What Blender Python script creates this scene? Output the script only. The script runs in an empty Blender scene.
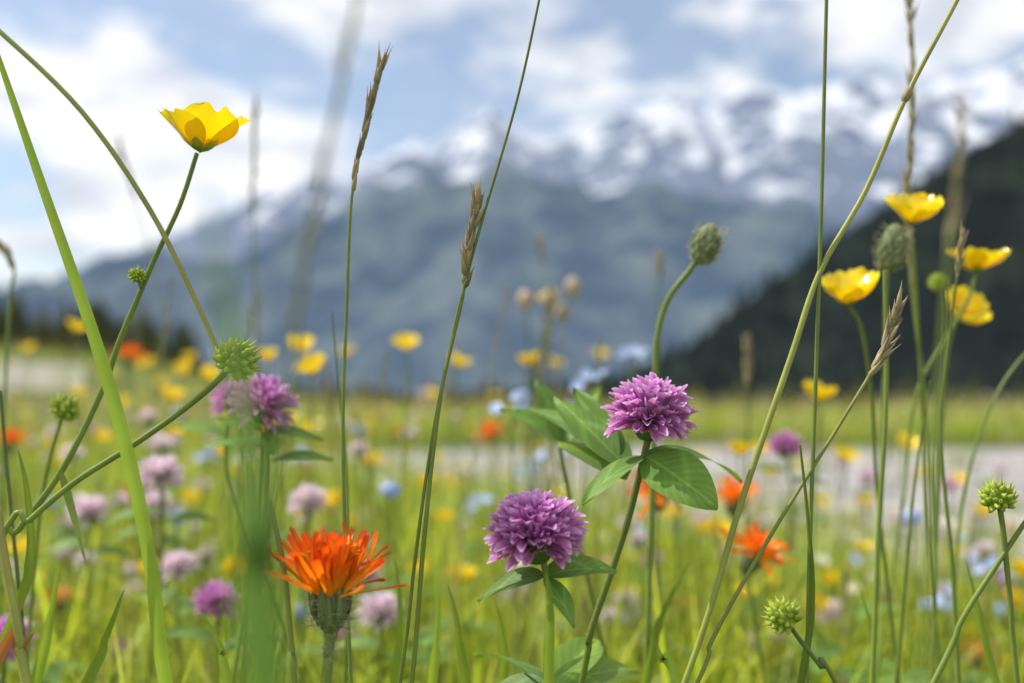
import bpy, math, random
import numpy as np
from mathutils import Vector, Matrix, noise
random.seed(7); np.random.seed(7)
R=random.random
def U(a,b): return a+(b-a)*random.random()
sc=bpy.context.scene
F=995.0; CH=0.34; HZ=395.0
Z=Vector((0,0,1))
def at(px,py,d): return Vector(((px-512)*d/F, d, CH+(HZ-py)*d/F))

# ------------------------------------------------------------ materials
def nt(mat):
    mat.use_nodes=True; t=mat.node_tree; t.nodes.clear(); return t
def plant_mat(name,stops,transl=.35,rough=.5,var=.25,nscale=0,namp=.3,veins=None,spec=.4,tint=(1.15,1.1,.7)):
    m=bpy.data.materials.new(name); t=nt(m); N=t.nodes; L=t.links
    out=N.new('ShaderNodeOutputMaterial'); at_=N.new('ShaderNodeAttribute'); at_.attribute_name='Col'
    sp=N.new('ShaderNodeSeparateColor'); L.new(at_.outputs['Color'],sp.inputs[0])
    rp=N.new('ShaderNodeValToRGB'); L.new(sp.outputs[0],rp.inputs[0])
    el=rp.color_ramp.elements
    while len(el)>1: el.remove(el[0])
    el[0].position=stops[0][0]; el[0].color=(*stops[0][1],1)
    for p,c in stops[1:]:
        e=el.new(p); e.color=(*c,1)
    def math_(op,a,b=None,c=None):
        n=N.new('ShaderNodeMath'); n.operation=op
        for i,v in enumerate((a,b,c)):
            if v is None: continue
            if isinstance(v,(int,float)): n.inputs[i].default_value=v
            else: L.new(v,n.inputs[i])
        return n.outputs[0]
    f=math_('MULTIPLY_ADD',sp.outputs[2],2*var,1-var)
    if nscale:
        tc=N.new('ShaderNodeTexCoord'); nz=N.new('ShaderNodeTexNoise'); nz.inputs['Scale'].default_value=nscale
        nz.inputs['Detail'].default_value=2
        L.new(tc.outputs['Object'],nz.inputs['Vector'])
        g=math_('MULTIPLY_ADD',nz.outputs[0],2*namp,1-namp); f=math_('MULTIPLY',f,g)
    if veins:
        a=math_('ABSOLUTE',math_('SUBTRACT',sp.outputs[1],.5))
        ph=math_('MULTIPLY_ADD',sp.outputs[0],veins*6.28,math_('MULTIPLY',a,-veins*3.6))
        sn=math_('POWER',math_('ABSOLUTE',math_('SINE',ph)),.35)
        g=math_('MULTIPLY_ADD',sn,-.3,1.27)
        mid=math_('LESS_THAN',a,.03)
        g=math_('ADD',g,math_('MULTIPLY',mid,.4)); f=math_('MULTIPLY',f,g)
        if veins>4:   # pale clover chevron
            ch=math_('SUBTRACT',math_('ADD',sp.outputs[0],math_('MULTIPLY',a,.7)),.62)
            ch=math_('SUBTRACT',1.,math_('MINIMUM',1.,math_('MULTIPLY',math_('ABSOLUTE',ch),12.))); f=math_('ADD',f,math_('MULTIPLY',ch,.4))
    vm=N.new('ShaderNodeVectorMath'); vm.operation='SCALE'; L.new(rp.outputs[0],vm.inputs[0]); L.new(f,vm.inputs['Scale'])
    b=N.new('ShaderNodeBsdfPrincipled'); L.new(vm.outputs[0],b.inputs['Base Color'])
    b.inputs['Roughness'].default_value=rough; b.inputs['Specular IOR Level'].default_value=spec
    if transl>0:
        tr=N.new('ShaderNodeBsdfTranslucent'); v2=N.new('ShaderNodeVectorMath'); v2.operation='MULTIPLY'
        v2.inputs[1].default_value=tint; L.new(vm.outputs[0],v2.inputs[0]); L.new(v2.outputs[0],tr.inputs[0])
        mx=N.new('ShaderNodeMixShader'); mx.inputs[0].default_value=transl
        L.new(b.outputs[0],mx.inputs[1]); L.new(tr.outputs[0],mx.inputs[2]); L.new(mx.outputs[0],out.inputs[0])
    else: L.new(b.outputs[0],out.inputs[0])
    return m
M={}
M['stem']=plant_mat('stem_green',[(0,(.17,.22,.04)),(.6,(.23,.32,.06)),(1,(.3,.35,.08))],.2,.38,.25,90,.3)
M['stemy']=plant_mat('stem_yellow_green',[(0,(.36,.33,.1)),(1,(.33,.4,.08))],.25,.4,.25,90,.3)
M['stemdark']=plant_mat('stem_dark',[(0,(.11,.15,.05)),(1,(.14,.18,.05))],.15,.5,.2,90,.25)
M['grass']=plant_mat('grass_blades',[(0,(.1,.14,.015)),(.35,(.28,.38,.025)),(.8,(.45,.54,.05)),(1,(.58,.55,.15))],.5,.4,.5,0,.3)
M['blade']=plant_mat('grass_leaf',[(0,(.22,.32,.04)),(.8,(.3,.43,.05)),(1,(.36,.42,.08))],.45,.38,.2,60,.25)
M['bladedark']=plant_mat('grass_leaf_dark_green',[(0,(.16,.28,.07)),(1,(.11,.21,.04))],.45,.4,.2)  # darker green leaf colour for the near blurred blade
M['leaf']=plant_mat('clover_leaf',[(0,(.13,.24,.055)),(1,(.22,.37,.07))],.45,.5,.2,120,.2,veins=5,spec=.3)
M['weed']=plant_mat('broad_leaf',[(0,(.15,.25,.035)),(1,(.3,.44,.07))],.45,.45,.4,40,.25,veins=3.5)
M['pink']=plant_mat('clover_floret',[(0,(.84,.68,.78)),(.35,(.76,.4,.66)),(.72,(.62,.23,.54)),(.88,(.76,.4,.69)),(1,(.92,.7,.9))],.38,.5,.18,0,tint=(1.08,.9,1.12))
M['palepink']=plant_mat('clover_floret_pale',[(0,(.87,.82,.78)),(.5,(.87,.72,.78)),(1,(.9,.82,.86))],.38,.5,.1,0,tint=(1.05,.95,1.03))
M['yellow']=plant_mat('buttercup_petal',[(0,(.88,.58,.0)),(.4,(.97,.73,.004)),(1,(.98,.8,.015))],.36,.16,.08,0,spec=.8,tint=(1.1,1.0,.6))
M['gold']=plant_mat('stamen_gold',[(0,(.8,.52,.01)),(1,(.95,.7,.04))],.2,.5,.2)
M['orange']=plant_mat('hawkweed_ligule',[(0,(.95,.6,.03)),(.35,(.95,.4,.015)),(.8,(.92,.24,.01)),(1,(.8,.12,.01))],.36,.45,.32,0,tint=(1.1,.9,.6))
M['bract']=plant_mat('bract_green',[(0,(.15,.2,.08)),(.7,(.2,.25,.1)),(1,(.26,.22,.13))],.1,.6,.3,200,.3)
M['hair']=plant_mat('plant_hair',[(0,(.5,.5,.36)),(1,(.7,.68,.58))],.4,.5,.3)
M['fruit']=plant_mat('achene_green',[(0,(.25,.38,.04)),(.6,(.48,.6,.07)),(1,(.66,.66,.15))],.3,.4,.2)
M['seed']=plant_mat('grass_spikelet',[(0,(.28,.28,.1)),(.5,(.4,.31,.17)),(1,(.5,.4,.26))],.3,.5,.4)
M['budbrown']=plant_mat('bud_brown',[(0,(.5,.42,.3)),(1,(.7,.55,.42))],.3,.6,.3)
M['blue']=plant_mat('forget_me_not_petal',[(0,(.6,.6,.5)),(.3,(.42,.55,.88)),(1,(.52,.64,.92))],.35,.5,.12,tint=(1,1,1.1))
M['white']=plant_mat('white_petal',[(0,(.8,.8,.7)),(1,(.85,.84,.82))],.35,.5,.08,tint=(1,1,1))
M['red']=plant_mat('red_leaf',[(0,(.4,.2,.06)),(1,(.65,.18,.05))],.35,.5,.2)
M['straw']=plant_mat('dry_grass',[(0,(.35,.3,.14)),(.6,(.52,.46,.22)),(1,(.62,.54,.34))],.4,.5,.3)

# ------------------------------------------------------------ mesh builder
class MB:
    def __init__(s): s.v=[];s.f=[];s.m=[];s.c=[];s.mats=[]
    def mi(s,k):
        if k not in s.mats: s.mats.append(k)
        return s.mats.index(k)
    def grid(s,rows,cols,mat,close=False):
        mi=s.mi(mat); b=len(s.v); n=len(rows[0])
        for r,c in zip(rows,cols): s.v.extend(r); s.c.extend(c)
        for i in range(len(rows)-1):
            for j in range(n if close else n-1):
                k=(j+1)%n
                s.f.append((b+i*n+j,b+i*n+k,b+(i+1)*n+k,b+(i+1)*n+j)); s.m.append(mi)
    def tube(s,pts,rad,mat,seg=7,r=None,t0=0,t1=1):
        r=R() if r is None else r
        rows=[];cols=[]; up=None; n=len(pts)
        for i,p in enumerate(pts):
            tg=(pts[min(i+1,n-1)]-pts[max(i-1,0)])
            if tg.length<1e-9: tg=Z.copy()
            tg.normalize()
            if up is None:
                up=tg.cross(Vector((.3,1,.2))); 
                if up.length<.1: up=tg.cross(Vector((1,0,0)))
            up=(up-tg*up.dot(tg)).normalized(); sd=tg.cross(up)
            ra=rad[i] if isinstance(rad,(list,tuple)) else rad
            rows.append([p+(up*math.cos(a)+sd*math.sin(a))*ra for a in [6.28318*k/seg for k in range(seg)]])
            t=t0+(t1-t0)*i/(n-1)
            cols.append([(t,k/seg,r,1) for k in range(seg)])
        s.grid(rows,cols,mat,True)
    def ribbon(s,pts,wid,nrm,mat,fold=.3,r=None,twist=0):
        r=R() if r is None else r; rows=[];cols=[];n=len(pts)
        for i,p in enumerate(pts):
            tg=(pts[min(i+1,n-1)]-pts[max(i-1,0)]).normalized()
            nn=(nrm-tg*nrm.dot(tg)).normalized()
            if twist: nn=Matrix.Rotation(twist*i/n,3,tg)@nn
            sd=tg.cross(nn); w=wid[i] if isinstance(wid,(list,tuple)) else wid
            rows.append([p+sd*w*q+nn*w*fold*abs(q) for q in (-1,-.5,0,.5,1)])
            cols.append([(i/(n-1),q,r,1) for q in (0,.25,.5,.75,1)])
        s.grid(rows,cols,mat)
    def petal(s,o,d,n,L,W,prof,mat,curl=0.,cup=0.,fold=0.,rows=6,nc=5,teeth=0.,r=None,wav=0.,rag=0.):
        r=R() if r is None else r
        d=d.normalized(); n=(n-d*n.dot(d)).normalized(); sd=d.cross(n)
        RR=[];CC=[]; p=o.copy(); ph=U(0,6)
        for i in range(rows+1):
            t=i/rows
            if i>0:
                d2=(d*math.cos(curl/rows)+n*math.sin(curl/rows)); n=(n*math.cos(curl/rows)-d*math.sin(curl/rows)); d=d2
                p=p+d*(L/rows)
            w=W*prof(t); row=[];cc=[]
            for j in range(nc):
                q=-1+2*j/(nc-1)
                x=p+sd*w*q+n*(cup*w*q*q+fold*w*abs(q)+wav*W*math.sin(ph+t*5+q*4)*t)
                if rag: x+=d*rag*W*math.sin(ph*3+q*5.5)*t*t+n*rag*W*math.sin(ph*2+q*7)*t*t*.7
                if teeth and i==rows: x+=d*teeth*L*(1 if j%2==0 else -1)
                row.append(x); cc.append((t,q*.5+.5,r,1))
            RR.append(row);CC.append(cc)
        s.grid(RR,CC,mat)
    def ell(s,c,ax,ra,rl,mat,seg=8,rows=6,r=None):
        ax=ax.normalized()
        ts=[math.pi*i/rows for i in range(rows+1)]
        s.tube([c-ax*rl*math.cos(t) for t in ts],[max(ra*math.sin(t),ra*.02) for t in ts],mat,seg,r)
    def obj(s,name,parent=None):
        me=bpy.data.meshes.new(name); me.from_pydata([tuple(x) for x in s.v],[],s.f)
        for k in s.mats: me.materials.append(M[k])
        me.polygons.foreach_set('material_index',s.m)
        me.polygons.foreach_set('use_smooth',[True]*len(s.f))
        a=me.color_attributes.new('Col','FLOAT_COLOR','POINT'); a.data.foreach_set('color',np.array(s.c,dtype=np.float32).ravel())
        me.update(); o=bpy.data.objects.new(name,me); sc.collection.objects.link(o); return o
def cr(P,k=6):
    out=[];n=len(P)
    for i in range(n-1):
        a=P[max(i-1,0)];b=P[i];c=P[i+1];d=P[min(i+2,n-1)]
        for j in range(k):
            t=j/k
            out.append(.5*((2*b)+(c-a)*t+(2*a-5*b+4*c-d)*t*t+(3*b-a-3*c+d)*t**3))
    out.append(P[-1]); return out
def root(P,maxh=.1):
    a=P[-1];b=P[-2];d=a-b
    if d.z>-1e-4: d.z=-abs(d.z)-.02
    k=a.z/-d.z; h=Vector((d.x,d.y,0))*k
    if h.length>maxh: h=h.normalized()*maxh
    h.y=abs(h.y)*.3
    return P+[Vector((a.x+h.x*.7,a.y+h.y*.7,a.z*.45)),Vector((a.x+h.x,a.y+h.y,-.003))]
def S(pts,d0,d1=None):
    d1=d0 if d1 is None else d1; n=len(pts)
    return [at(x,y,d0+(d1-d0)*i/max(n-1,1)) for i,(x,y) in enumerate(pts)]
def frame(ax):
    ax=ax.normalized(); a=ax.cross(Vector((0,1,.1))).normalized(); return ax,a,ax.cross(a)

ovate=lambda t: max(.03,math.sin(math.pi*t**.8)**.75)
lance=lambda t: max(.02,(1-t)**.55*min(1,.35+t*3))
strap=lambda t: .45+.55*min(1,t*2.2)

# ------------------------------------------------------------ flower parts
def clover_head(mb,c,ax,Rr,n=150,mat='pink',lo=False,squash=.92):
    ax,a,b=frame(ax)
    mb.ell(c-ax*Rr*.1,ax,Rr*.42,Rr*.5,'leaf')
    for i in range(n):
        u=(i+.5)/n; cs=1-u*1.62; th=math.acos(max(-1,cs)); ph=i*2.39996+U(-.2,.2); th+=U(-.09,.09)
        rad=a*math.cos(ph)+b*math.sin(ph)
        dr=ax*math.cos(th)+rad*math.sin(th)
        fd=(dr+ax*(.32+.2*math.sin(th))+Vector((U(-.13,.13),U(-.13,.13),U(-.13,.13)))).normalized()
        ln=Rr*U(.54,.78)*(squash if th<.8 else 1)
        o=c+dr*Rr*.3-ax*Rr*.08
        inn=(ax*math.sin(th)-rad*math.cos(th)); inn=(inn+Vector((U(-.4,.4),U(-.4,.4),U(-.4,.4)))).normalized()
        w=Rr*.108
        pr=lambda t:.35+.65*math.sin(min(1,t*1.0)*2.4)**1.1 if t<.98 else .3
        mb.petal(o,fd,inn,ln,w,pr,mat,curl=U(-.75,.3),fold=.8,rows=6 if not lo else 3,nc=5 if not lo else 3)
        if not lo:
            sdv=fd.cross(inn)
            for sg in (-1,1):
                mb.petal(o+sdv*sg*w*.35+inn*w*.4,(fd+sdv*sg*.08+inn*.05),inn+sdv*sg*.8,ln*U(.76,.92),w*.5,lambda t:.4+.6*math.sin(t*2.8) if t<.98 else .2,mat,curl=U(-.1,.5),fold=.4,rows=4,nc=3)
            if th>1.3 or R()<.15:
                for k in range(2):
                    mb.petal(o,fd+Vector((U(-.3,.3),U(-.3,.3),U(-.3,.3))),inn,ln*.55,w*.2,lance,'leaf',rows=3,nc=3)
def buttercup_head(mb,c,ax,L,lo=False,open_=1.02,spin=None,mat='yellow',curl=(.25,.55)):
    ax,a,b=frame(ax); spin=U(0,6.28) if spin is None else spin
    for k in range(5):
        ph=spin+k*1.2566+U(-.12,.12); rad=a*math.cos(ph)+b*math.sin(ph); A=open_+U(-.16,.16)
        d=ax*math.cos(A)+rad*math.sin(A); n=ax*math.sin(A)-rad*math.cos(A)
        mb.petal(c+rad*L*.06+ax*L*.012*k,d,n,L*U(.92,1.1),L*.56,lambda t:.16+.84*math.sin(min(t,1)**.9*2.55) if t<.97 else .5,mat,curl=U(*curl),cup=.3,rows=10 if not lo else 4,nc=11 if not lo else 5,wav=.07,rag=.09)
        ph+=.63; rad=a*math.cos(ph)+b*math.sin(ph); A+=.15
        mb.petal(c-ax*L*.03,ax*math.cos(A)+rad*math.sin(A),ax*math.sin(A)-rad*math.cos(A),L*.5,L*.13,ovate,'fruit',curl=.3,rows=4,nc=3)
    mb.ell(c+ax*L*.14,ax,L*.13,L*.18,'fruit',6,4)
    for i in range(10 if lo else 45):
        ph=i*2.4; rad=a*math.cos(ph)+b*math.sin(ph); A=U(.1,.75); d=ax*math.cos(A)+rad*math.sin(A); l=L*U(.28,.42)
        mb.tube([c+rad*L*.06,c+d*l*.85,c+d*l],[L*.01,L*.01,L*.028],'gold',4)
def hawkweed_head(mb,c,ax,Rr,n=80,lo=False,hairs=True,mat='orange',a0=.05,a1=.95,l0=.5,l1=.55,top=.7,iw=1.,lw=.075,jit=.15,spr=0):
    ax,a,b=frame(ax); base=c-ax*Rr*.95
    mb.tube([base-ax*Rr*.12,base+ax*Rr*.05,base+ax*Rr*.3,base+ax*Rr*.6,base+ax*Rr*.8],[Rr*.13*iw,Rr*.3*iw,Rr*.37*iw,Rr*.33*iw,Rr*.3*iw],'bract',12)
    nb=0 if lo else 34
    for i in range(nb):
        ph=i*2.4; rad=a*math.cos(ph)+b*math.sin(ph); hh=.0+.25*(i%3)/3
        mb.petal(base+rad*Rr*(.27+.05*(i%3))*iw+ax*Rr*hh,ax+rad*.35,-rad,Rr*U(.65,.85),Rr*.07,lance,'bract',curl=.45,fold=-.3,rows=5,nc=3)
        if hairs:
            for k in range(10):
                p=base+rad*Rr*.37*iw+ax*Rr*U(0,.65)+Vector((U(-1,1),U(-1,1),U(-1,1)))*Rr*.05
                mb.tube([p,p+(rad+Vector((U(-.5,.5),U(-.5,.5),U(-.1,.6))))*Rr*U(.08,.18)],[Rr*.008,Rr*.002],'hair',3)
    tp=base+ax*Rr*top
    for i in range(n):
        u=(i+.5)/n; A=max(0,a0+(a1-a0)*u**.75+U(-jit,jit)); ph=i*2.4+U(-.2,.2); rad=a*math.cos(ph)+b*math.sin(ph)
        if spr and u>.5 and i%4==0: A+=spr
        d=ax*math.cos(A)+rad*math.sin(A); nn=ax*math.sin(A)-rad*math.cos(A)
        nn=(nn+Vector((U(-.7,.7),U(-.7,.7),U(-.7,.7)))).normalized()
        ln=Rr*(l0+l1*u)*U(.72,1.16)
        mb.petal(tp+rad*Rr*.24*iw*u**.5,d,nn,ln,Rr*lw*U(.75,1.2),strap,mat,curl=U(-.8,.9),fold=.4,rows=7 if not lo else 3,nc=7 if not lo else 3,teeth=.035,r=R(),wav=.3)
    if not lo:
        for i in range(60):
            A=U(0,.55);ph=U(0,6.28);rad=a*math.cos(ph)+b*math.sin(ph);d=ax*math.cos(A)+rad*math.sin(A); l=Rr*l0*U(.75,1.0)
            mb.tube([tp,tp+d*l*.8,tp+d*l,tp+(d+rad*.1)*l*1.06],[Rr*.012,Rr*.02,Rr*.018,Rr*.01],'gold',4)
def bud(mb,c,ax,ra,rl,mat='bract',hairs=60):
    ax,a,b=frame(ax); mb.ell(c,ax,ra*.85,rl*.95,mat,10,8)
    for i in range(40):
        ph=i*2.4; rad=a*math.cos(ph)+b*math.sin(ph); h=-.8+.9*(i/40)
        o=c+ax*rl*h+rad*ra*math.sqrt(max(.05,1-h*h))*.9
        mb.petal(o,ax+rad*(-h)*.5,-rad,rl*.7,ra*.2,lance,mat,curl=.55,fold=-.3,rows=5,nc=3)
    for i in range(hairs):
        ph=U(0,6.28); rad=a*math.cos(ph)+b*math.sin(ph); h=U(-.9,.8); p=c+ax*rl*h+rad*ra*math.sqrt(1-h*h)
        mb.tube([p,p+(rad+ax*U(0,.8))*ra*U(.25,.5)],[ra*.03,ra*.01],'hair',3)
def fruit_head(mb,c,ax,Rr):
    ax,a,b=frame(ax); mb.ell(c,ax,Rr*.62,Rr*.66,'fruit')
    for i in range(48):
        cs=1-1.85*(i+.5)/48; th=math.acos(cs); ph=i*2.4+U(-.15,.15); rad=a*math.cos(ph)+b*math.sin(ph); d=ax*math.cos(th)+rad*math.sin(th)
        o=c+d*Rr*.45; e=(d+ax*.25+Vector((U(-.25,.25),U(-.25,.25),U(-.25,.25)))).normalized()
        mb.tube([o,o+e*Rr*.2,o+e*Rr*.38,o+e*Rr*.48,o+(e+ax*.2)*Rr*U(.56,.7)],[Rr*.1,Rr*.19,Rr*.14,Rr*.06,Rr*.012],'fruit',5)
def spike(mb,P,n,L,w,mat='seed',spread=.3):
    m=len(P)
    for i in range(n):
        t=i/(n-1)*(m-1); k=min(int(t),m-2); p=P[k].lerp(P[k+1],t-k); tg=(P[k]-P[k+1]).normalized(); q=U(0,6.28)
        sd=tg.cross(Vector((math.sin(q),math.cos(q),.1))).normalized()
        e=(tg+sd*U(.2,1.3)*spread).normalized(); l=L*U(.7,1.2)
        mb.tube([p,p+e*l*.25,p+e*l*.6,p+e*l*.9,p+e*l*1.25],[w*.25,w,w*.75,w*.25,w*.04],mat,5)
def hairs_on(mb,P,rad,n,ln,mat='hair'):
    for i in range(n):
        k=random.randrange(len(P)-1); p=P[k].lerp(P[k+1],R()); d=Vector((U(-1,1),U(-1,1),U(-.4,.6))).normalized()
        mb.tube([p+d*rad*.8,p+d*(rad+ln*U(.6,1))],[ln*.035,ln*.01],mat,3)
def leaf(mb,p,q,n,w,mat='leaf',curl=-.3,fold=.2,prof=ovate):
    d=q-p; mb.petal(p,(d.normalized()-n.normalized()*curl*.5),n,d.length*1.03,w,prof,mat,curl=curl,fold=fold,rows=14,nc=9,wav=.1)

# ------------------------------------------------------------ hero plants
mb=MB(); c=at(650,414,.33); P=cr(root(S([(648,440),(641,468),(628,520),(612,570),(590,635),(580,690)],.33,.335)))
clover_head(mb,c,Vector((.05,-.1,1)),.0158,170)
mb.tube(P,.00115,'stem',8); hairs_on(mb,P[:26],.00115,160,.0014)
j=at(645,456,.33)
leaf(mb,j,at(716,506,.31),Vector((-.15,-.8,.6)),.0092,curl=-.5,fold=.1)
leaf(mb,j,at(583,502,.32),Vector((-.5,-.4,.8)),.0058,curl=-.5)
leaf(mb,j,at(742,480,.36),Vector((.1,-.3,1)),.006,curl=-.7)
leaf(mb,at(628,470,.335),at(556,398,.37),Vector((.3,-.8,.5)),.0085,'leaf',curl=-.2)
leaf(mb,at(618,462,.34),at(576,390,.37),Vector((-.6,-.6,.4)),.006,'leaf',curl=.2)
leaf(mb,at(612,460,.35),at(518,408,.42),Vector((.1,-.3,1)),.007,'leaf',curl=-.5)
leaf(mb,at(626,480,.345),at(560,440,.38),Vector((.3,-.7,.5)),.009,'weed',curl=-.4)
mb.obj('red_clover')
mb=MB(); c=at(535,534,.3); P=cr(root(S([(543,560),(550,600),(547,650),(545,700)],.3,.302)))
clover_head(mb,c,Vector((-.08,-.12,1)),.016,180)
mb.tube(P,.0011,'stem',8); hairs_on(mb,P,.0011,120,.0013)
j=at(545,577,.3)
leaf(mb,j,at(616,570,.31),Vector((.1,-.35,1)),.0065,curl=-.7)
leaf(mb,j,at(478,600,.31),Vector((-.2,-.4,1)),.006,curl=-.6)
leaf(mb,j,at(575,625,.29),Vector((.5,-.6,.3)),.004,curl=-.4)
for qx,qy,w,d in [(490,690,.0065,.34),(610,695,.007,.34),(600,640,.008,.38),(640,670,.008,.38),(478,650,.007,.38),(575,700,.008,.35)]:
    leaf(mb,at(548,690,.33),at(qx,qy,d),Vector((U(-.5,.5),-.5,.7)),w*.9,'leaf' if R()<.5 else 'weed',curl=-.5)
mb.obj('red_clover')
mb=MB(); c=at(330,574,.29); ax=Vector((.0,-.1,1)); 
hawkweed_head(mb,c,ax,.0165,135,a0=.0,a1=.75,l0=.95,l1=.32,top=.55,iw=.82,lw=.062,jit=.25,spr=.35)
b0=c-ax.normalized()*.0165*1.05
P=cr(root([b0]+S([(328,655),(325,700)],.29))); n=len(P)
mb.tube(P,[.0021]*3+[.0015]*(n-3),'stem',9); hairs_on(mb,P[:14],.0015,200,.0024)
mb.obj('orange_hawkweed')
mb=MB(); c=at(200,151,.33)
buttercup_head(mb,c,Vector((.2,-.1,1)),.0168,open_=.95,spin=1.0,curl=(.1,.45))
Pp=S([(197,153),(180,205),(155,258),(137,300),(120,340),(100,395),(62,470),(18,530),(-20,575)],.33,.34); P=cr(root(Pp))
mb.tube(P,[.00075+.0006*i/len(P) for i in range(len(P))],'stem',8); hairs_on(mb,P[:40],.0008,160,.0009)
q=at(137,276,.33); fruit_head(mb,q,Vector((.1,0,1)),.003); mb.tube([at(141,288,.33),q],.0006,'stem',5)
leaf(mb,at(60,470,.333),at(85,560,.33),Vector((.5,-.7,.2)),.0016,'stem',prof=lance)
mb.obj('meadow_buttercup')
def seedplant(px,py,d,pts,rr=.0056,sr=.0009,d1=None,stem='stem'):
    mb=MB(); P=cr(root(S([(px,py)]+pts,d,d1))); ax=(P[0]-P[3]).normalized()
    fruit_head(mb,P[0],ax,rr); mb.tube(P[1:],sr,stem,7); hairs_on(mb,P[:24],sr,50,.0009); mb.obj('buttercup_seed_head')
seedplant(236,360,.31,[(215,383),(180,412),(130,447),(75,482),(30,520),(-10,560)],.0072,.001,.32)
seedplant(784,617,.3,[(800,640),(822,668),(845,700)],.0058,.0007)
seedplant(998,498,.32,[(1003,530),(1010,600),(1018,690)],.0059,.0009)
seedplant(65,409,.4,[(58,430),(45,480),(35,560),(25,680)],.0062,.0008)
seedplant(938,283,.5,[(945,310),(942,400),(935,560)],.0048,.0007)
def stalk(name,pts,d,d1=None,w0=.0004,w1=.0007,seed=None,mat='stem',sn=22,sl=.006,sw=.0007,node=None,sp=.3):
    mb=MB(); P=cr(root(S(pts,d,d1))); n=len(P)
    mb.tube(P,[w0+(w1-w0)*min(1,i/(n*.6)) for i in range(n)],mat,6)
    if seed: spike(mb,P[:max(3,int(seed*6))+1],sn,sl,sw,spread=sp)
    if node: mb.ell(P[int(node*6)],P[int(node*6)-1]-P[int(node*6)+1],w1*1.5,.003,'seed')
    mb.obj(name); 
G='grass_stalk'
stalk(G,[(379,72),(366,125),(352,195),(347,300),(343,420),(345,540),(352,700)],.33,seed=2,sn=30,sl=.008,sw=.0009,sp=.2)
stalk(G,[(540,-4),(517,100),(480,228),(455,325),(432,440),(415,560),(398,700)],.31,w0=.0004,w1=.0006)
stalk(G,[(478,205),(468,255),(462,300),(440,400),(424,540),(410,700)],.31,seed=1.9,sn=38,sl=.007,sw=.001,w1=.0008,sp=.32)
stalk(G,[(828,-60),(825,60),(821,220),(815,400),(810,540),(806,700)],.32,w0=.00055,w1=.0007)
stalk(G,[(985,-60),(957,0),(907,95),(866,190),(820,272),(790,360),(742,500),(682,690)],.32,w0=.0007,w1=.001,mat='stemy',node=2)
stalk(G,[(898,310),(884,350),(868,378),(830,440),(768,540),(712,640),(690,700)],.32,seed=2,sn=34,sl=.007,sw=.001,mat='stemy',w1=.0007,sp=.34)
mb=MB(); P=cr(S([(224,368),(200,310),(150,210),(82,112),(0,32),(-70,-25)],.32,.34))
mb.tube(P,.0009,'stemy',7); mb.tube(cr(root(S([(-70,-25),(-120,120),(-130,400),(-128,700)],.34,.35))),.001,'stemy',7); mb.obj('bent_grass_stalk')
stalk(G,[(332,312),(338,380),(346,460),(348,560),(345,690)],.38,w0=.0003,w1=.0007)
stalk(G,[(885,270),(886,400),(878,540),(872,690)],.36,w0=.0008,w1=.001)
stalk(G,[(800,445),(808,520),(812,600),(800,690)],.31,w0=.0003,w1=.0012,mat='blade')
stalk(G,[(1030,515),(1000,560),(962,620),(930,690)],.32,w0=.0008,w1=.001)
stalk(G,[(270,500),(284,570),(292,650),(297,700)],.29,w0=.0008,w1=.0011,mat='stemy')
stalk(G,[(0,390),(8,480),(20,600),(30,700)],.36,w0=.0006,w1=.0008,mat='stemdark')
stalk(G,[(-5,500),(5,560),(20,640),(30,700)],.3,w0=.0012,w1=.0015,mat='stemy')
stalk(G,[(1060,330),(1020,360),(985,420),(960,520),(950,690)],.45,w0=.0006,w1=.0009)
stalk(G,[(930,380),(915,480),(905,580),(895,690)],.4,w0=.0004,w1=.0009)
stalk(G,[(962,240),(950,330),(940,430),(952,560),(960,700)],.38,w0=.0004,w1=.0009,seed=.5)
def bladeobj(name,pts,d,d1,w,mat='blade',nrm=Vector((.3,-1,.3)),fold=.35,gr=2.2,pw=.8):
    mb=MB(); P=cr(root(S(pts,d,d1))); n=len(P)
    W=[w*min(1,.04+(i/n)*gr)**pw for i in range(n)]
    mb.ribbon(P,W,nrm,mat,fold); mb.obj(name)
GL='grass_leaf'
bladeobj(GL,[(-25,-10),(0,62),(42,185),(92,330),(124,440),(150,560),(168,700)],.31,.31,.0021)
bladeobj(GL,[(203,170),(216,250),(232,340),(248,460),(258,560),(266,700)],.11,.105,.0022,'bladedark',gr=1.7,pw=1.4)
bladeobj(GL,[(545,572),(549,600),(548,690)],.285,.285,.0016)
bladeobj(GL,[(448,585),(456,620),(470,700)],.34,.34,.0016)
bladeobj(GL,[(18,450),(27,490),(30,560),(5,640)],.33,.33,.0016)
bladeobj(GL,[(124,590),(105,640),(78,700)],.33,.33,.0018)
bladeobj(GL,[(34,632),(18,655),(-5,665)],.3,.3,.0016,'red')
bladeobj(GL,[(440,590),(436,640),(430,700)],.36,.36,.0018)
bladeobj(GL,[(690,560),(660,620),(640,700)],.4,.4,.0022)
bladeobj(GL,[(395,560),(400,620),(392,700)],.4,.4,.002)
bladeobj(GL,[(655,640),(662,660),(690,700)],.33,.33,.0018)
bladeobj(GL,[(965,560),(978,610),(1000,700)],.36,.36,.0018)
bladeobj(GL,[(60,560),(50,620),(30,700)],.36,.36,.002)
bladeobj(GL,[(200,610),(222,650),(232,700)],.34,.34,.0016)
bladeobj(GL,[(495,600),(505,650),(500,700)],.38,.38,.002)
bladeobj(GL,[(860,590),(872,640),(868,700)],.38,.38,.0018)
stalk(G,[(366,-60),(350,40),(322,170),(300,290),(285,420),(270,560),(262,700)],.15,.145,w0=.0004,w1=.0005,seed=3.4,sn=24,sl=.004,sw=.00045,mat='stemdark')
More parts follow.
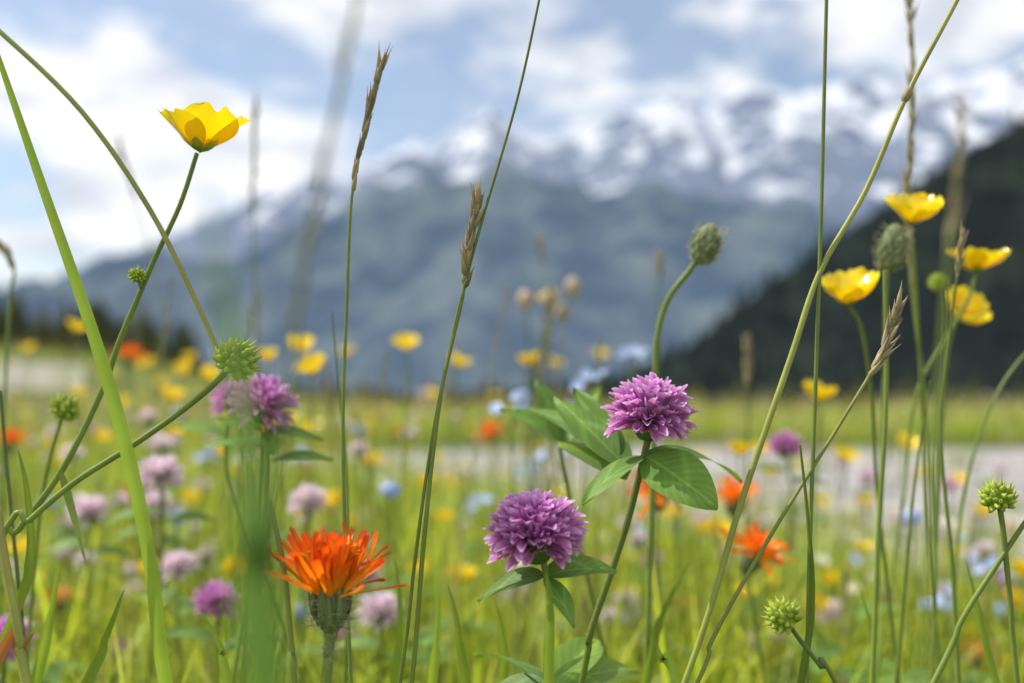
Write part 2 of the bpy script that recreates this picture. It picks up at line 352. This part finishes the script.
stalk(G,[(962,120),(955,190),(945,300),(935,450),(925,600),(915,700)],.17,w0=.0003,w1=.0005,seed=1.7,sn=16,sl=.005,sw=.0006)
stalk(G,[(910,-40),(912,100),(908,240),(925,400),(935,560),(930,700)],.45,w0=.0005,w1=.0009,seed=2.4,sn=70,sl=.009,sw=.0009)
stalk(G,[(255,110),(253,200),(256,330),(262,480)],.75,w0=.0006,w1=.001,seed=1.2,sn=24,sl=.012,sw=.0013)
stalk(G,[(120,150),(135,200),(160,320),(150,480)],1.0,w0=.0006,w1=.001,seed=1.,sn=20,sl=.014,sw=.0016)
stalk(G,[(748,345),(748,420),(745,560)],.7,w0=.0006,w1=.001,seed=.7,sn=26,sl=.009,sw=.002,mat='stemdark')
stalk(G,[(2,248),(14,270),(10,300),(4,420),(0,600)],.5,w0=.0005,w1=.001,seed=1,sn=16,sl=.008,sw=.0016)
stalk(G,[(660,262),(658,320),(650,500)],.75,w0=.0006,w1=.001,seed=.5,sn=24,sl=.009,sw=.002)
stalk(G,[(540,245),(545,300),(538,470)],.95,w0=.0005,w1=.001,seed=.6,sn=20,sl=.012,sw=.002)
mb=MB(); P=cr(root(S([(704,250),(690,270),(668,300),(657,340),(655,400),(652,500)],.39,.4)))
bud(mb,at(706,244,.39),Vector((.35,-.1,1)),.0058,.009,hairs=260); mb.tube(P,.0012,'stem',8); hairs_on(mb,P,.0012,160,.0018); mb.obj('hawkweed_bud')
mb=MB(); P=cr(root(S([(893,262),(886,285),(884,400),(878,560)],.42))); bud(mb,at(892,248,.42),Vector((.15,-.1,1)),.0062,.011,hairs=160); mb.tube(P,.0011,'stem',8); mb.obj('hawkweed_bud')
def bc(px,py,d,L=.0135,ax=None,lo=False,pts=None,mat='yellow',op=1.05):
    mb=MB(); c=at(px,py+6,d); buttercup_head(mb,c,ax or Vector((U(-.4,.4),U(-.6,.1),1)),L,lo,op,mat=mat)
    if pts is None: 
        x=px+U(-25,25)*.5; pts=[(px+U(-4,4),py+50*.5/d*.5),(x,py+120*.5/d)]
    mb.tube(cr(root([c-Z*.0005]+S(pts,d,d*1.02))),.0008,'stem',6); mb.obj('meadow_buttercup')
bc(911,217,.43,.0145,Vector((.1,-.5,1)),pts=[(916,290),(922,400),(930,560)])
bc(848,298,.42,.0155,Vector((-.15,-.45,1)),pts=[(862,330),(872,400),(880,520)])
bc(976,265,.46,.0155,Vector((.1,-.1,1)),pts=[(968,300),(945,340),(915,400),(900,520)],op=1.2)
bc(957,312,.5,.0145,Vector((.3,-.9,.7)),pts=[(948,350),(938,420),(935,560)])
bc(818,395,.62,.014); bc(905,443,.85,.0135,lo=True)
for x,y,d in [(268,355,1.),(299,345,.85),(314,367,.7),(347,350,1.3),(407,343,.9),(457,361,.95),(530,360,.95),(555,361,1.6),(183,367,1.2),(75,325,1.1),(212,374,1.0),(740,450,.8),(843,455,.9),(864,500,1.2),(600,352,1.5),(30,345,1.6),(162,380,1.6),(145,360,1.4),(190,355,1.7),(110,372,2),(240,372,1.6),(770,470,1.1),(700,455,1.5),(120,400,1.3),(80,390,1.5),(175,430,1.2),(230,410,1.3),(170,395,.9),(760,448,1.0)]:
    bc(x,y,d,.0145,lo=True)
def hw(px,py,d,Rr=.016):
    mb=MB(); c=at(px,py,d); ax=Vector((U(-.3,.3),U(-.6,-.1),1)); hawkweed_head(mb,c,ax,Rr,60,lo=True,a1=1.45)
    mb.tube(cr(root([c-ax.normalized()*Rr*.9]+S([(px+U(-6,6),py+60),(px+U(-12,12),py+140)],d))),.001,'stem',6); mb.obj('orange_hawkweed')
for x,y,d in [(130,352,1.),(655,485,.55),(733,492,.62),(757,545,.5),(490,430,1.1),(10,437,.9),(680,470,.8)]: hw(x,y,d)
def cl(px,py,d,mat='palepink',Rr=.0135,ax=None,n=110):
    mb=MB(); c=at(px,py,d); clover_head(mb,c,ax or Vector((U(-.2,.2),U(-.3,0),1)),Rr,n,mat,lo=True)
    P=cr(root([c]+S([(px+U(-8,8),py+60*.5/d),(px+U(-15,15),py+130*.5/d)],d))); mb.tube(P,.001,'stem',6)
    for k in range(2): leaf(mb,P[4+k],P[4+k]+Vector(((.028 if k else -.028),U(-.01,.01),U(-.008,.006))),Vector((0,-.3,1)),.006,curl=-.5)
    mb.obj('red_clover')
cl(264,405,.42,'pink',.015,Vector((.35,-.2,1)),150); cl(234,400,.5,'pink',.013)
for x,y,d,m in [(160,475,.53,'palepink'),(156,505,.75,'palepink'),(88,512,.62,'palepink'),(178,567,.62,'palepink'),(218,602,.5,'pink'),(307,503,.6,'palepink'),(380,612,.52,'palepink'),(362,577,.7,'pink'),(785,447,.7,'pink'),(5,640,.45,'pink'),(1005,590,1.0,'palepink'),(760,640,.8,'palepink'),(830,612,.9,'palepink'),(345,640,.75,'pink'),(900,520,1.2,'palepink'),(700,520,1.1,'palepink')]:
    cl(x,y,d,m)
for x,y,d in [(525,300,.9),(550,300,.85),(573,287,.9),(562,312,1.)]:
    mb=MB(); c=at(x,y,d); bud(mb,c,Vector((U(-.3,.3),0,1)),.0075,.0095,'budbrown',20); mb.tube(cr(root([c]+S([(535+U(-10,10),380),(535+U(-8,8),470)],d))),.0009,'stemdark',6); mb.obj('hawksbeard_bud')
bc(548,296,.9,.011,Vector((.1,-.9,.6)),lo=True)
def fmn(px,py,d,n=9):
    mb=MB(); c=at(px,py,d)
    base=c-Z*.02
    for i in range(n):
        o=c+Vector((U(-1,1),U(-1,1),U(-.6,.6)))*.011; ax=Vector((U(-.6,.6),U(-1,.2),U(.3,1))).normalized(); _,a,b=frame(ax)
        mb.tube([base,o],.0003,'stem',4)
        for k in range(5):
            ph=k*1.2566; rad=a*math.cos(ph)+b*math.sin(ph)
            mb.petal(o,rad+ax*.15,ax,.0048,.0022,lambda t:.2+.8*math.sin(t*2.6),'blue',rows=3,nc=3)
        mb.ell(o+ax*.0003,ax,.0009,.0006,'gold',5,3)
    mb.tube(cr(root([base]+S([(px+U(-5,5),py+80),(px+U(-9,9),py+150)],d))),.0008,'stem',5); mb.obj('forget_me_not')
for x,y,d in [(632,355,.8),(590,383,.7),(510,402,.65),(992,567,.7),(930,597,.7),(572,412,.7),(553,455,.8),(480,505,.9),(300,455,1.1),(530,470,1.),(205,455,1.0),(1000,610,.9),(860,560,1.1),(640,610,.8),(970,540,1.0)]: fmn(x,y,d,7)
mb=MB(); P=cr(root([at(560,440,.42),at(570,500,.42)]));mb.tube(P,.001,'stem',6)
for q,w in [((502,408),.007),((540,378),.007),((598,385),.006)]: leaf(mb,at(562,444,.42),at(*q,.43),Vector((.1,-.3,1)),w,'leaf',curl=-.4)
mb.obj('clover_leaf_sprig')
mb=MB(); P=cr(root([at(262,432,.42),at(258,500,.42)]));mb.tube(P,.001,'stem',6)
for q,w in [((322,440),.0065),((215,420),.006),((275,455),.006)]: leaf(mb,at(262,432,.42),at(*q,.42),Vector((.1,-.3,1)),w,'leaf',curl=-.4)
mb.obj('clover_leaf_sprig')

# ------------------------------------------------------------ terrain helpers
def sm(a,b,x): 
    t=np.clip((x-a)/(b-a),0,1); return t*t*(3-2*t)
def gz(x,y):
    x=np.asarray(x,float);y=np.asarray(y,float)
    u=x/np.maximum(y,1)
    left=sm(.1,.5,-u)
    z=left*sm(7,26,y)*1.5
    z=z+.03*np.sin(x*1.7+y*.7)*sm(7,12,y)
    z=z+sm(60,160,y)*(left*3)
    # the meadow is a terrace: beyond it the ground falls into the valley
    z=z-(1-left*.9)*(sm(15,60,y)*3.5+sm(60,900,y)*30)
    return z
road_near=lambda x: np.clip(2.95-1.55*x,1.35,20)
road_far=lambda x: 5.9+0.2*np.asarray(x)+.35*np.sin(np.asarray(x)*1.3+1)
def on_road(x,y,m=0.): return (y>road_near(x)+m)&(y<road_far(x)-m)&(x>-1.9)

def np_mesh(name,V,Fq,mats,C=None,smooth=True):
    me=bpy.data.meshes.new(name); me.vertices.add(len(V)); me.vertices.foreach_set('co',V.astype(np.float32).ravel())
    me.loops.add(Fq.size); me.loops.foreach_set('vertex_index',Fq.astype(np.int32).ravel())
    me.polygons.add(len(Fq)); me.polygons.foreach_set('loop_start',np.arange(0,Fq.size,Fq.shape[1],dtype=np.int32))
    me.polygons.foreach_set('use_smooth',np.full(len(Fq),smooth))
    for m in mats: me.materials.append(m)
    if C is not None:
        a=me.color_attributes.new('Col','FLOAT_COLOR','POINT'); a.data.foreach_set('color',C.astype(np.float32).ravel())
    me.update(calc_edges=True); o=bpy.data.objects.new(name,me); sc.collection.objects.link(o); return o
def gridmesh(name,X,Y,Zz,mats,smooth=True):
    ny,nx=X.shape; V=np.stack([X,Y,Zz],-1).reshape(-1,3)
    i=np.arange(nx-1);j=np.arange(ny-1); I,J=np.meshgrid(i,j); a=(J*nx+I).ravel()
    return np_mesh(name,V,np.stack([a,a+1,a+nx+1,a+nx],-1),mats,smooth=smooth)
def simple_mat(name,c1,c2,scale,rough=.9,detail=5,bump=0):
    m=bpy.data.materials.new(name); t=nt(m);N=t.nodes;L=t.links
    out=N.new('ShaderNodeOutputMaterial');tc=N.new('ShaderNodeTexCoord');nz=N.new('ShaderNodeTexNoise');nz.inputs['Scale'].default_value=scale;nz.inputs['Detail'].default_value=detail
    L.new(tc.outputs['Object'],nz.inputs['Vector']); rp=N.new('ShaderNodeValToRGB');L.new(nz.outputs[0],rp.inputs[0])
    rp.color_ramp.elements[0].position=.35;rp.color_ramp.elements[0].color=(*c1,1);rp.color_ramp.elements[1].position=.65;rp.color_ramp.elements[1].color=(*c2,1)
    b=N.new('ShaderNodeBsdfPrincipled');b.inputs['Roughness'].default_value=rough;b.inputs['Specular IOR Level'].default_value=.2;L.new(rp.outputs[0],b.inputs['Base Color'])
    if bump:
        bp=N.new('ShaderNodeBump');bp.inputs['Strength'].default_value=bump;bp.inputs['Distance'].default_value=.01;L.new(nz.outputs[0],bp.inputs['Height']);L.new(bp.outputs[0],b.inputs['Normal'])
    L.new(b.outputs[0],out.inputs[0])
    return m
ys=np.concatenate([np.linspace(-3,12,60),np.geomspace(12.5,14000,90)])
xs=np.concatenate([-np.geomspace(14000,8,60),np.linspace(-7.5,7.5,50),np.geomspace(8,14000,60)])
X,Y=np.meshgrid(xs,ys)
gridmesh('ground',X,Y,gz(X,Y),[simple_mat('meadow_soil',(.06,.08,.02),(.16,.19,.05),1.3)])
gravel=simple_mat('path_gravel',(.2,.19,.18),(.46,.43,.405),5,.95,6,.5)
xs=np.linspace(-1.9,14,140); vs=np.linspace(0,1,24); XX,VV=np.meshgrid(xs,vs)
jit=np.array([noise.noise(Vector((x*2.5,0,3)))*.2 for x in xs])
YY=(road_near(XX)+jit)*(1-VV)+(road_far(XX)+jit*.6)*VV
gridmesh('gravel_path',XX,YY,.006+.012*np.sin(VV*math.pi),[gravel])
uu=np.linspace(-1.3,-.43,60); yv=np.linspace(13.5,18,40); UU,YV=np.meshgrid(uu,yv); YV=YV+(UU+.43)*3*((YV-13.5)/4.5-.5)+.3*np.sin(UU*14)
gridmesh('gravel_path',UU*YV,YV,gz(UU*YV,YV)+.03,[gravel])

# ------------------------------------------------------------ grass mass
def blades(name,x,y,h,w,mat,lean=.35,rows=5):
    n=len(x); z=gz(x,y); az=np.random.rand(n)*2*np.pi; ln=np.abs(np.random.randn(n))*lean+.08; cv=np.random.rand(n)*.8
    t=np.linspace(0,1,rows)[None,:]; dx=np.cos(az)[:,None];dy=np.sin(az)[:,None]
    off=h[:,None]*(ln[:,None]*t*.6+cv[:,None]*.75*t**2.2)
    pz=z[:,None]+h[:,None]*(t-.45*cv[:,None]*t**2.6)
    px=x[:,None]+dx*off;py=y[:,None]+dy*off
    ww=w[:,None]*(1-t**2.2*.97)*(.6+.4*np.minimum(1,t*4))
    tw=az+np.pi/2+(np.random.rand(n)-.5)*1.6; sx=np.cos(tw)[:,None];sy=np.sin(tw)[:,None]
    V=np.zeros((n,rows,3,3))
    for k,s in enumerate((-1,0,1)):
        V[:,:,k,0]=px+sx*ww*s;V[:,:,k,1]=py+sy*ww*s;V[:,:,k,2]=pz+(abs(s)*.4*ww)
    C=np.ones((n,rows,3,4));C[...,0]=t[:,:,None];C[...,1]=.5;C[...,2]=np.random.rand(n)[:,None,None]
    base=(np.arange(n)*rows*3)[:,None,None];i=np.arange(rows-1)[None,:,None];k=np.arange(2)[None,None,:]
    a=(base+i*3+k).ravel(); return np_mesh(name,V.reshape(-1,3),np.stack([a,a+1,a+4,a+3],-1),[mat],C.reshape(-1,4))
def wedge(n,y0,y1,k=.72,pw=1.):
    y=y0+(y1-y0)*np.random.rand(n)**pw; x=(np.random.rand(n)*2-1)*(k*y+.25); return x,y
gx=[];gy=[];gh=[];gw=[]
def add(n,y0,y1,h0,h1,w,k=.72,pw=1.,hp=1.4):
    x,y=wedge(n,y0,y1,k,pw); 
    cl_=np.sin(x*3.1+np.sin(y*2.3)*2)*np.sin(y*2.7+1.3*x)
    ok=~on_road(x,y) & (np.random.rand(n)<.7+.4*cl_)
    x=x[ok];y=y[ok];h=h0+(h1-h0)*np.random.rand(len(x))**hp
    edge=np.clip((road_near(x)-y)/1.6,0,1); h=np.where(y<road_near(x),h*(.6+.4*edge),h)
    gx.append(x);gy.append(y);gh.append(h);gw.append(w*(.6+.8*np.random.rand(len(x))))
add(4400,.3,.62,.1,.26,.0019)
add(8500,.55,1.3,.1,.3,.0022)
add(14000,1.2,3.4,.09,.3,.0028)
add(12000,3,9,.08,.27,.0045)
add(2500,5.5,9,.15,.42,.003,hp=2)
add(8000,7,24,.1,.34,.011)
x=np.random.rand(60)*6-1.5; y=2+4*np.random.rand(60); x=np.repeat(x,28)+np.random.randn(1680)*.05; y=np.repeat(y,28)+np.random.randn(1680)*.05
k=on_road(x,y); gx.append(x[k]);gy.append(y[k]);gh.append(.03+.1*np.random.rand(k.sum()));gw.append(.002+.002*np.random.rand(k.sum()))
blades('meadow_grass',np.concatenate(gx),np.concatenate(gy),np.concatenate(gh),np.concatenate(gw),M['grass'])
gx=[];gy=[];gh=[];gw=[]
add(900,.5,3.,.12,.3,.0014); add(2600,5.3,11,.15,.45,.004,hp=1.6); add(2600,9,24,.2,.5,.01,hp=1.6)
blades('dry_meadow_grass',np.concatenate(gx),np.concatenate(gy),np.concatenate(gh),np.concatenate(gw),M['straw'])
mb=MB()
for i in range(1700):
    y=.38+2.6*R()**1.8; x=U(-1,1)*(.7*y+.1)
    if y>2.95-1.55*x-.1: continue
    h=U(.05,.22)*(1 if y>.5 else .8); p=Vector((x,y,h)); a=U(0,6.28); d=Vector((math.cos(a),math.sin(a),U(.0,.9)))
    if R()<.5: 
        L=U(.016,.026)
        _ax,_a,_b=frame(Vector((U(-.4,.4),U(-.6,.2),1)))
        for k in range(3):
            ph=a+k*2.094; rad=_a*math.cos(ph)+_b*math.sin(ph); mb.petal(p,rad+_ax*.15,_ax,L,L*.36,ovate,'leaf',curl=-.4,fold=.22,rows=5,nc=3)
        mb.tube([p,Vector((x+U(-.02,.02),y,0))],.0007,'stem',4)
    else:
        mb.petal(Vector((x,y,h*.2)),d+Z*.9,-d+Z,U(.06,.15),U(.006,.014),ovate,'weed',curl=-U(.4,1.3),fold=.25,rows=7,nc=3)
mb.obj('meadow_broadleaf_foliage')
mb=MB()
for i in range(420):
    y=.6+7*R()**1.5; x=U(-1,1)*(.62*y)
    if on_road(x,y) : continue
    h=U(.2,.42)*(.75 if x>.1 else 1); s=U(-.06,.06); P=cr([Vector((x+s,y,h)),Vector((x+s*.5,y,h*.6)),Vector((x,y,0))],5)
    mb.tube(P,.0006+.0003*y*.3,random.choice(['stemy','stem','straw']),4)
    if R()<.7: spike(mb,P[:3],8,.009,.0012)
mb.obj('meadow_grass_stalks')
mb=MB()
for i in range(1350):
    y=.75+16*R()**1.7; x=U(-.75,.75)*y
    if on_road(x,y): continue
    z=float(gz(x,y)); h=U(.12,.34)*(.75 if (y<3 and x>0) else 1); c=Vector((x,y,z+h)); mb.tube([c,Vector((x,y,z))],.001,'stem',3)
    q=R(); s=1 if y<8 else 1.3
    if q<(.3 if y<2 else .58): buttercup_head(mb,c,Vector((U(-.4,.4),U(-.6,0),1)),U(.011,.015)*s,True)
    elif q<.8: 
        if y<2.5: clover_head(mb,c,Vector((U(-.2,.2),-.1,1)),U(.009,.012),40,'palepink' if R()<.8 else 'pink',lo=True)
        else: mb.ell(c,Z,.013*s,.012*s,'palepink' if R()<.7 else 'pink',7,5)
    elif q<.87: hawkweed_head(mb,c,Vector((0,-.4,1)),.015*s,22,lo=True,a1=1.4)
    elif q<.93:
        ax,a,b=frame(Vector((U(-.4,.4),-.5,1)))
        for k in range(9):
            ph=k*.698; rad=a*math.cos(ph)+b*math.sin(ph); mb.petal(c,rad+ax*.2,ax,.008*s,.002*s,ovate,'white',rows=3,nc=3)
        mb.ell(c,ax,.003*s,.002*s,'gold',6,4)
    else: mb.ell(c,Z,.009,.006,'blue',6,4)
mb.obj('wildflower_meadow')

# ------------------------------------------------------------ mountains
def mtn_mat(name,rock,rock2,haze_glow,hf,snow=None,s_lo=0,s_hi=1,scale=.002,sscale=.003,thr=(.6,.64)):
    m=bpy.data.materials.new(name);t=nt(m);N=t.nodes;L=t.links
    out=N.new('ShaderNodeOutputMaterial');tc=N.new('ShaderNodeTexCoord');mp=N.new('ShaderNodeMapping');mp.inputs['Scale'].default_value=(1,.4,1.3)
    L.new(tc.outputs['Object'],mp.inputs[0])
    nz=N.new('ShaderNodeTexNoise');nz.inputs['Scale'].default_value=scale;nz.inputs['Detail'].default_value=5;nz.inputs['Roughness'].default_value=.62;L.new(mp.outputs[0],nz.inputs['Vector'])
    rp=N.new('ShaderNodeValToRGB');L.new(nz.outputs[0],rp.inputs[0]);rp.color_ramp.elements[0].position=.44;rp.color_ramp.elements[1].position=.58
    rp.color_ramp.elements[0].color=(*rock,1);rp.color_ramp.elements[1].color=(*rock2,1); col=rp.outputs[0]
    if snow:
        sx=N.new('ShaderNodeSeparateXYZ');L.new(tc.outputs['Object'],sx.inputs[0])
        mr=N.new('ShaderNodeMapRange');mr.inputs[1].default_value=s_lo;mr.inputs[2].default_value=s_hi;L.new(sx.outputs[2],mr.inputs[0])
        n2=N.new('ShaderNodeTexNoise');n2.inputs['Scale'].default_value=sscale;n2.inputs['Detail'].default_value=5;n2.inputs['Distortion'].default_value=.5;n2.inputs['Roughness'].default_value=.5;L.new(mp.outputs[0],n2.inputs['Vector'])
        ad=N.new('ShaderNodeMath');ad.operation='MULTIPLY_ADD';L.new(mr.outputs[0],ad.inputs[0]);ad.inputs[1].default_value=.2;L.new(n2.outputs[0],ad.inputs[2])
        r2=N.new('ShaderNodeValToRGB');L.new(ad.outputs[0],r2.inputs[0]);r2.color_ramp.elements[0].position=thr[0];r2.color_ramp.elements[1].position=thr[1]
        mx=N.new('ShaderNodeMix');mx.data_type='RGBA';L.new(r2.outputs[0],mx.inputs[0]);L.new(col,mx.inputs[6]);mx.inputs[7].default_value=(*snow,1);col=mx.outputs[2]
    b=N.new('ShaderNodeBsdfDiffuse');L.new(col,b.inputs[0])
    e=N.new('ShaderNodeEmission');e.inputs[0].default_value=(*haze_glow,1);ms=N.new('ShaderNodeMixShader');ms.inputs[0].default_value=hf  # aerial haze painted in: constant emission mixed over the surface colour
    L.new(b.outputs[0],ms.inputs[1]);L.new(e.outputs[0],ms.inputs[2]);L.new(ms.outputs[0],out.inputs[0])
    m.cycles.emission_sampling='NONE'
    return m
def mrange(name,D,front,back,prof,mat,amp,fr,nx=360,ny=70,xr=(-900,1900),seed=0,jag=0,env_p=1.15,base=60):
    px=np.array([p[0] for p in prof],float);py=np.array([p[1] for p in prof],float)
    us=np.linspace(xr[0],xr[1],nx); t=np.concatenate([np.linspace(0,1,ny),np.linspace(1.03,1.6,14)])
    H=(HZ-np.interp(us,px,py)+np.array([jag*(noise.fractal(Vector((u*.03,seed,0)),.7,2,4)) for u in us]))/F*D
    X=np.zeros((len(t),nx));Y=X.copy();Zz=X.copy()
    for i,tt in enumerate(t):
        yy=D-front*(1-tt) if tt<=1 else D+back*(tt-1)
        env=tt**env_p if tt<=1 else max(0,1-(tt-1)*1.7)
        e2=math.sin(min(tt,1)*math.pi*.5)*(1-.75*max(0,1-abs(1-tt)*5))
        for j,u in enumerate(us):
            x=(u-512)/F*D
            nn=noise.ridged_multi_fractal(Vector((x*fr+seed,yy*fr*.5,seed)),.9,2.1,5,1.,2.)-1.1
            X[i,j]=x;Y[i,j]=yy;Zz[i,j]=max(-base,H[j]*env+amp*nn*e2-base*(1-min(tt,1)))
    return gridmesh(name,X,Y,Zz,[mat])
far=[(-900,250),(-500,300),(-200,330),(0,330),(60,310),(110,275),(170,240),(230,215),(300,190),(350,180),(385,160),(410,150),(440,160),(465,138),(487,112),(505,126),(540,152),(570,142),(600,130),(640,106),(665,98),(700,110),(730,94),(770,86),(800,98),(850,80),(880,76),(920,94),(960,85),(1010,70),(1060,60),(1200,90),(1400,60),(1900,150)]
mrange('snowy_mountain_range',9000,4200,3000,far,mtn_mat('hazy_alpine_rock_snow',(.06,.09,.15),(.15,.18,.24),(.4,.48,.64),.48,(.92,.93,.95),1100,2600,.002,.0034,(.62,.67)),280,.0011,seed=3,jag=13,nx=560)  # bluish rock and emission stand in for distance haze
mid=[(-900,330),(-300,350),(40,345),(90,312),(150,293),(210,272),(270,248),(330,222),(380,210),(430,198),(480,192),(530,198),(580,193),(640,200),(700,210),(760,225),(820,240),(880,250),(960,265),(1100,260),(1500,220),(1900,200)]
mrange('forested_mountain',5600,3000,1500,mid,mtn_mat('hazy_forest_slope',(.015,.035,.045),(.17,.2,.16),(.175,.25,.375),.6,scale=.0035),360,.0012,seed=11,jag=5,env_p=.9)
rh=[(300,395),(560,396),(600,392),(640,372),(690,345),(740,305),(770,283),(800,262),(870,215),(930,175),(960,155),(1024,118),(1150,60),(1400,0),(1900,-60)]
hill=mrange('spruce_hill',900,420,300,rh,mtn_mat('hazy_dark_forest_floor',(.008,.012,.01),(.02,.03,.018),(.065,.08,.105),.2,scale=.02),9,.012,nx=220,ny=40,xr=(300,1900),seed=5,base=35)
def treemass(name,pts,mat):
    V=[];Fq=[]
    for (x,y,z,h,w) in pts:
        for l in range(4):
            z0=z+h*(.08+.21*l); z1=z0+h*.42 if l<3 else z+h; rr=w*(1-.22*l); b=len(V)
            for k in range(7):
                a=k*.8976+U(-.2,.2); q=rr*U(.65,1.15); V.append((x+math.cos(a)*q,y+math.sin(a)*q,z0-U(0,.05)*h))
            V.append((x,y,z1))
            for k in range(7): Fq.append((b+k,b+(k+1)%7,b+7))
    return np_mesh(name,np.array(V),np.array(Fq),[mat],smooth=False)
hv=hill.data.vertices; pts=[]
for i in range(3400):
    v=hv[random.randrange(len(hv))].co
    if v.x/v.y<.02: continue
    h=U(12,24); pts.append((v.x+U(-6,6),v.y+U(-6,6),v.z-4,h,h*.2))
tm=mtn_mat('hazy_spruce_needles',(.006,.011,.009),(.017,.028,.016),(.07,.085,.11),.2,scale=.05)  # needle colour carries the same painted haze emission
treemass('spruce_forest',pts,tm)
pts=[]
for i in range(500):
    y=U(150,260); u=-.8+.55*R(); x=u*y; h=U(6,12)*(1.2 if u<-.32 else .6); pts.append((x,y,float(gz(x,y))-.5,h,h*.34))
for i in range(900):
    y=U(110,300); u=U(-.3,.9); x=u*y; z=float(gz(x,y)); h=-z+U(-2,3.5); pts.append((x,y,z-.5,max(h,4),3.2))
treemass('tree_line',pts,simple_mat('tree_line_foliage',(.025,.035,.015),(.08,.085,.03),.08))

# ------------------------------------------------------------ world
w=bpy.data.worlds.new('World');sc.world=w;w.use_nodes=True;t=w.node_tree;N=t.nodes;L=t.links;N.clear()
EL=math.radians(50);AZ=math.radians(-75)   # sun: high on the left
out=N.new('ShaderNodeOutputWorld');sky=N.new('ShaderNodeTexSky');sky.sky_type='NISHITA';sky.sun_disc=False;sky.sun_elevation=EL;sky.sun_rotation=AZ
bg=N.new('ShaderNodeBackground');bg.inputs[1].default_value=.15;L.new(sky.outputs[0],bg.inputs[0])
tc=N.new('ShaderNodeTexCoord');mp=N.new('ShaderNodeMapping');mp.inputs['Scale'].default_value=(1.5,1.5,3.4);mp.inputs['Location'].default_value=(1.3,.6,.9);L.new(tc.outputs['Generated'],mp.inputs[0])
nz=N.new('ShaderNodeTexNoise');nz.inputs['Scale'].default_value=2.6;nz.inputs['Detail'].default_value=5;nz.inputs['Roughness'].default_value=.55;nz.inputs['Distortion'].default_value=.2;L.new(mp.outputs[0],nz.inputs['Vector'])
mask=N.new('ShaderNodeValToRGB');L.new(nz.outputs[0],mask.inputs[0]);mask.color_ramp.elements[0].position=.43;mask.color_ramp.elements[1].position=.52
mask.color_ramp.elements[0].color=(.15,.15,.15,1)
n2=N.new('ShaderNodeTexNoise');n2.inputs['Scale'].default_value=5.5;n2.inputs['Detail'].default_value=4;L.new(mp.outputs[0],n2.inputs['Vector'])
cc=N.new('ShaderNodeValToRGB');L.new(n2.outputs[0],cc.inputs[0]);cc.color_ramp.elements[0].position=.36;cc.color_ramp.elements[0].color=(.64,.69,.78,1);cc.color_ramp.elements[1].position=.54;cc.color_ramp.elements[1].color=(.97,.98,1,1)
b2=N.new('ShaderNodeBackground');L.new(cc.outputs[0],b2.inputs[0]);b2.inputs[1].default_value=1.1
mx=N.new('ShaderNodeMixShader');L.new(mask.outputs[0],mx.inputs[0]);L.new(bg.outputs[0],mx.inputs[1]);L.new(b2.outputs[0],mx.inputs[2]);L.new(mx.outputs[0],out.inputs[0])
sd=Vector((math.sin(AZ)*math.cos(EL),math.cos(AZ)*math.cos(EL),math.sin(EL)))
l=bpy.data.lights.new('sun','SUN');l.energy=5;l.angle=math.radians(.5);l.color=(1,.95,.87);lo=bpy.data.objects.new('sun',l);sc.collection.objects.link(lo)
lo.rotation_euler=sd.to_track_quat('Z','Y').to_euler()
# ------------------------------------------------------------ camera
cd=bpy.data.cameras.new('camera');co=bpy.data.objects.new('camera',cd);sc.collection.objects.link(co);sc.camera=co
co.location=(0,0,CH);co.rotation_euler=(math.radians(90),0,0);cd.sensor_width=36;cd.lens=36*F/1024
cd.shift_y=(HZ-341.5)/1024
cd.clip_start=.01;cd.clip_end=60000
cd.dof.use_dof=True;cd.dof.focus_distance=.315;cd.dof.aperture_fstop=5.4
sc.view_settings.view_transform='Standard';sc.view_settings.look='None';sc.view_settings.exposure=0
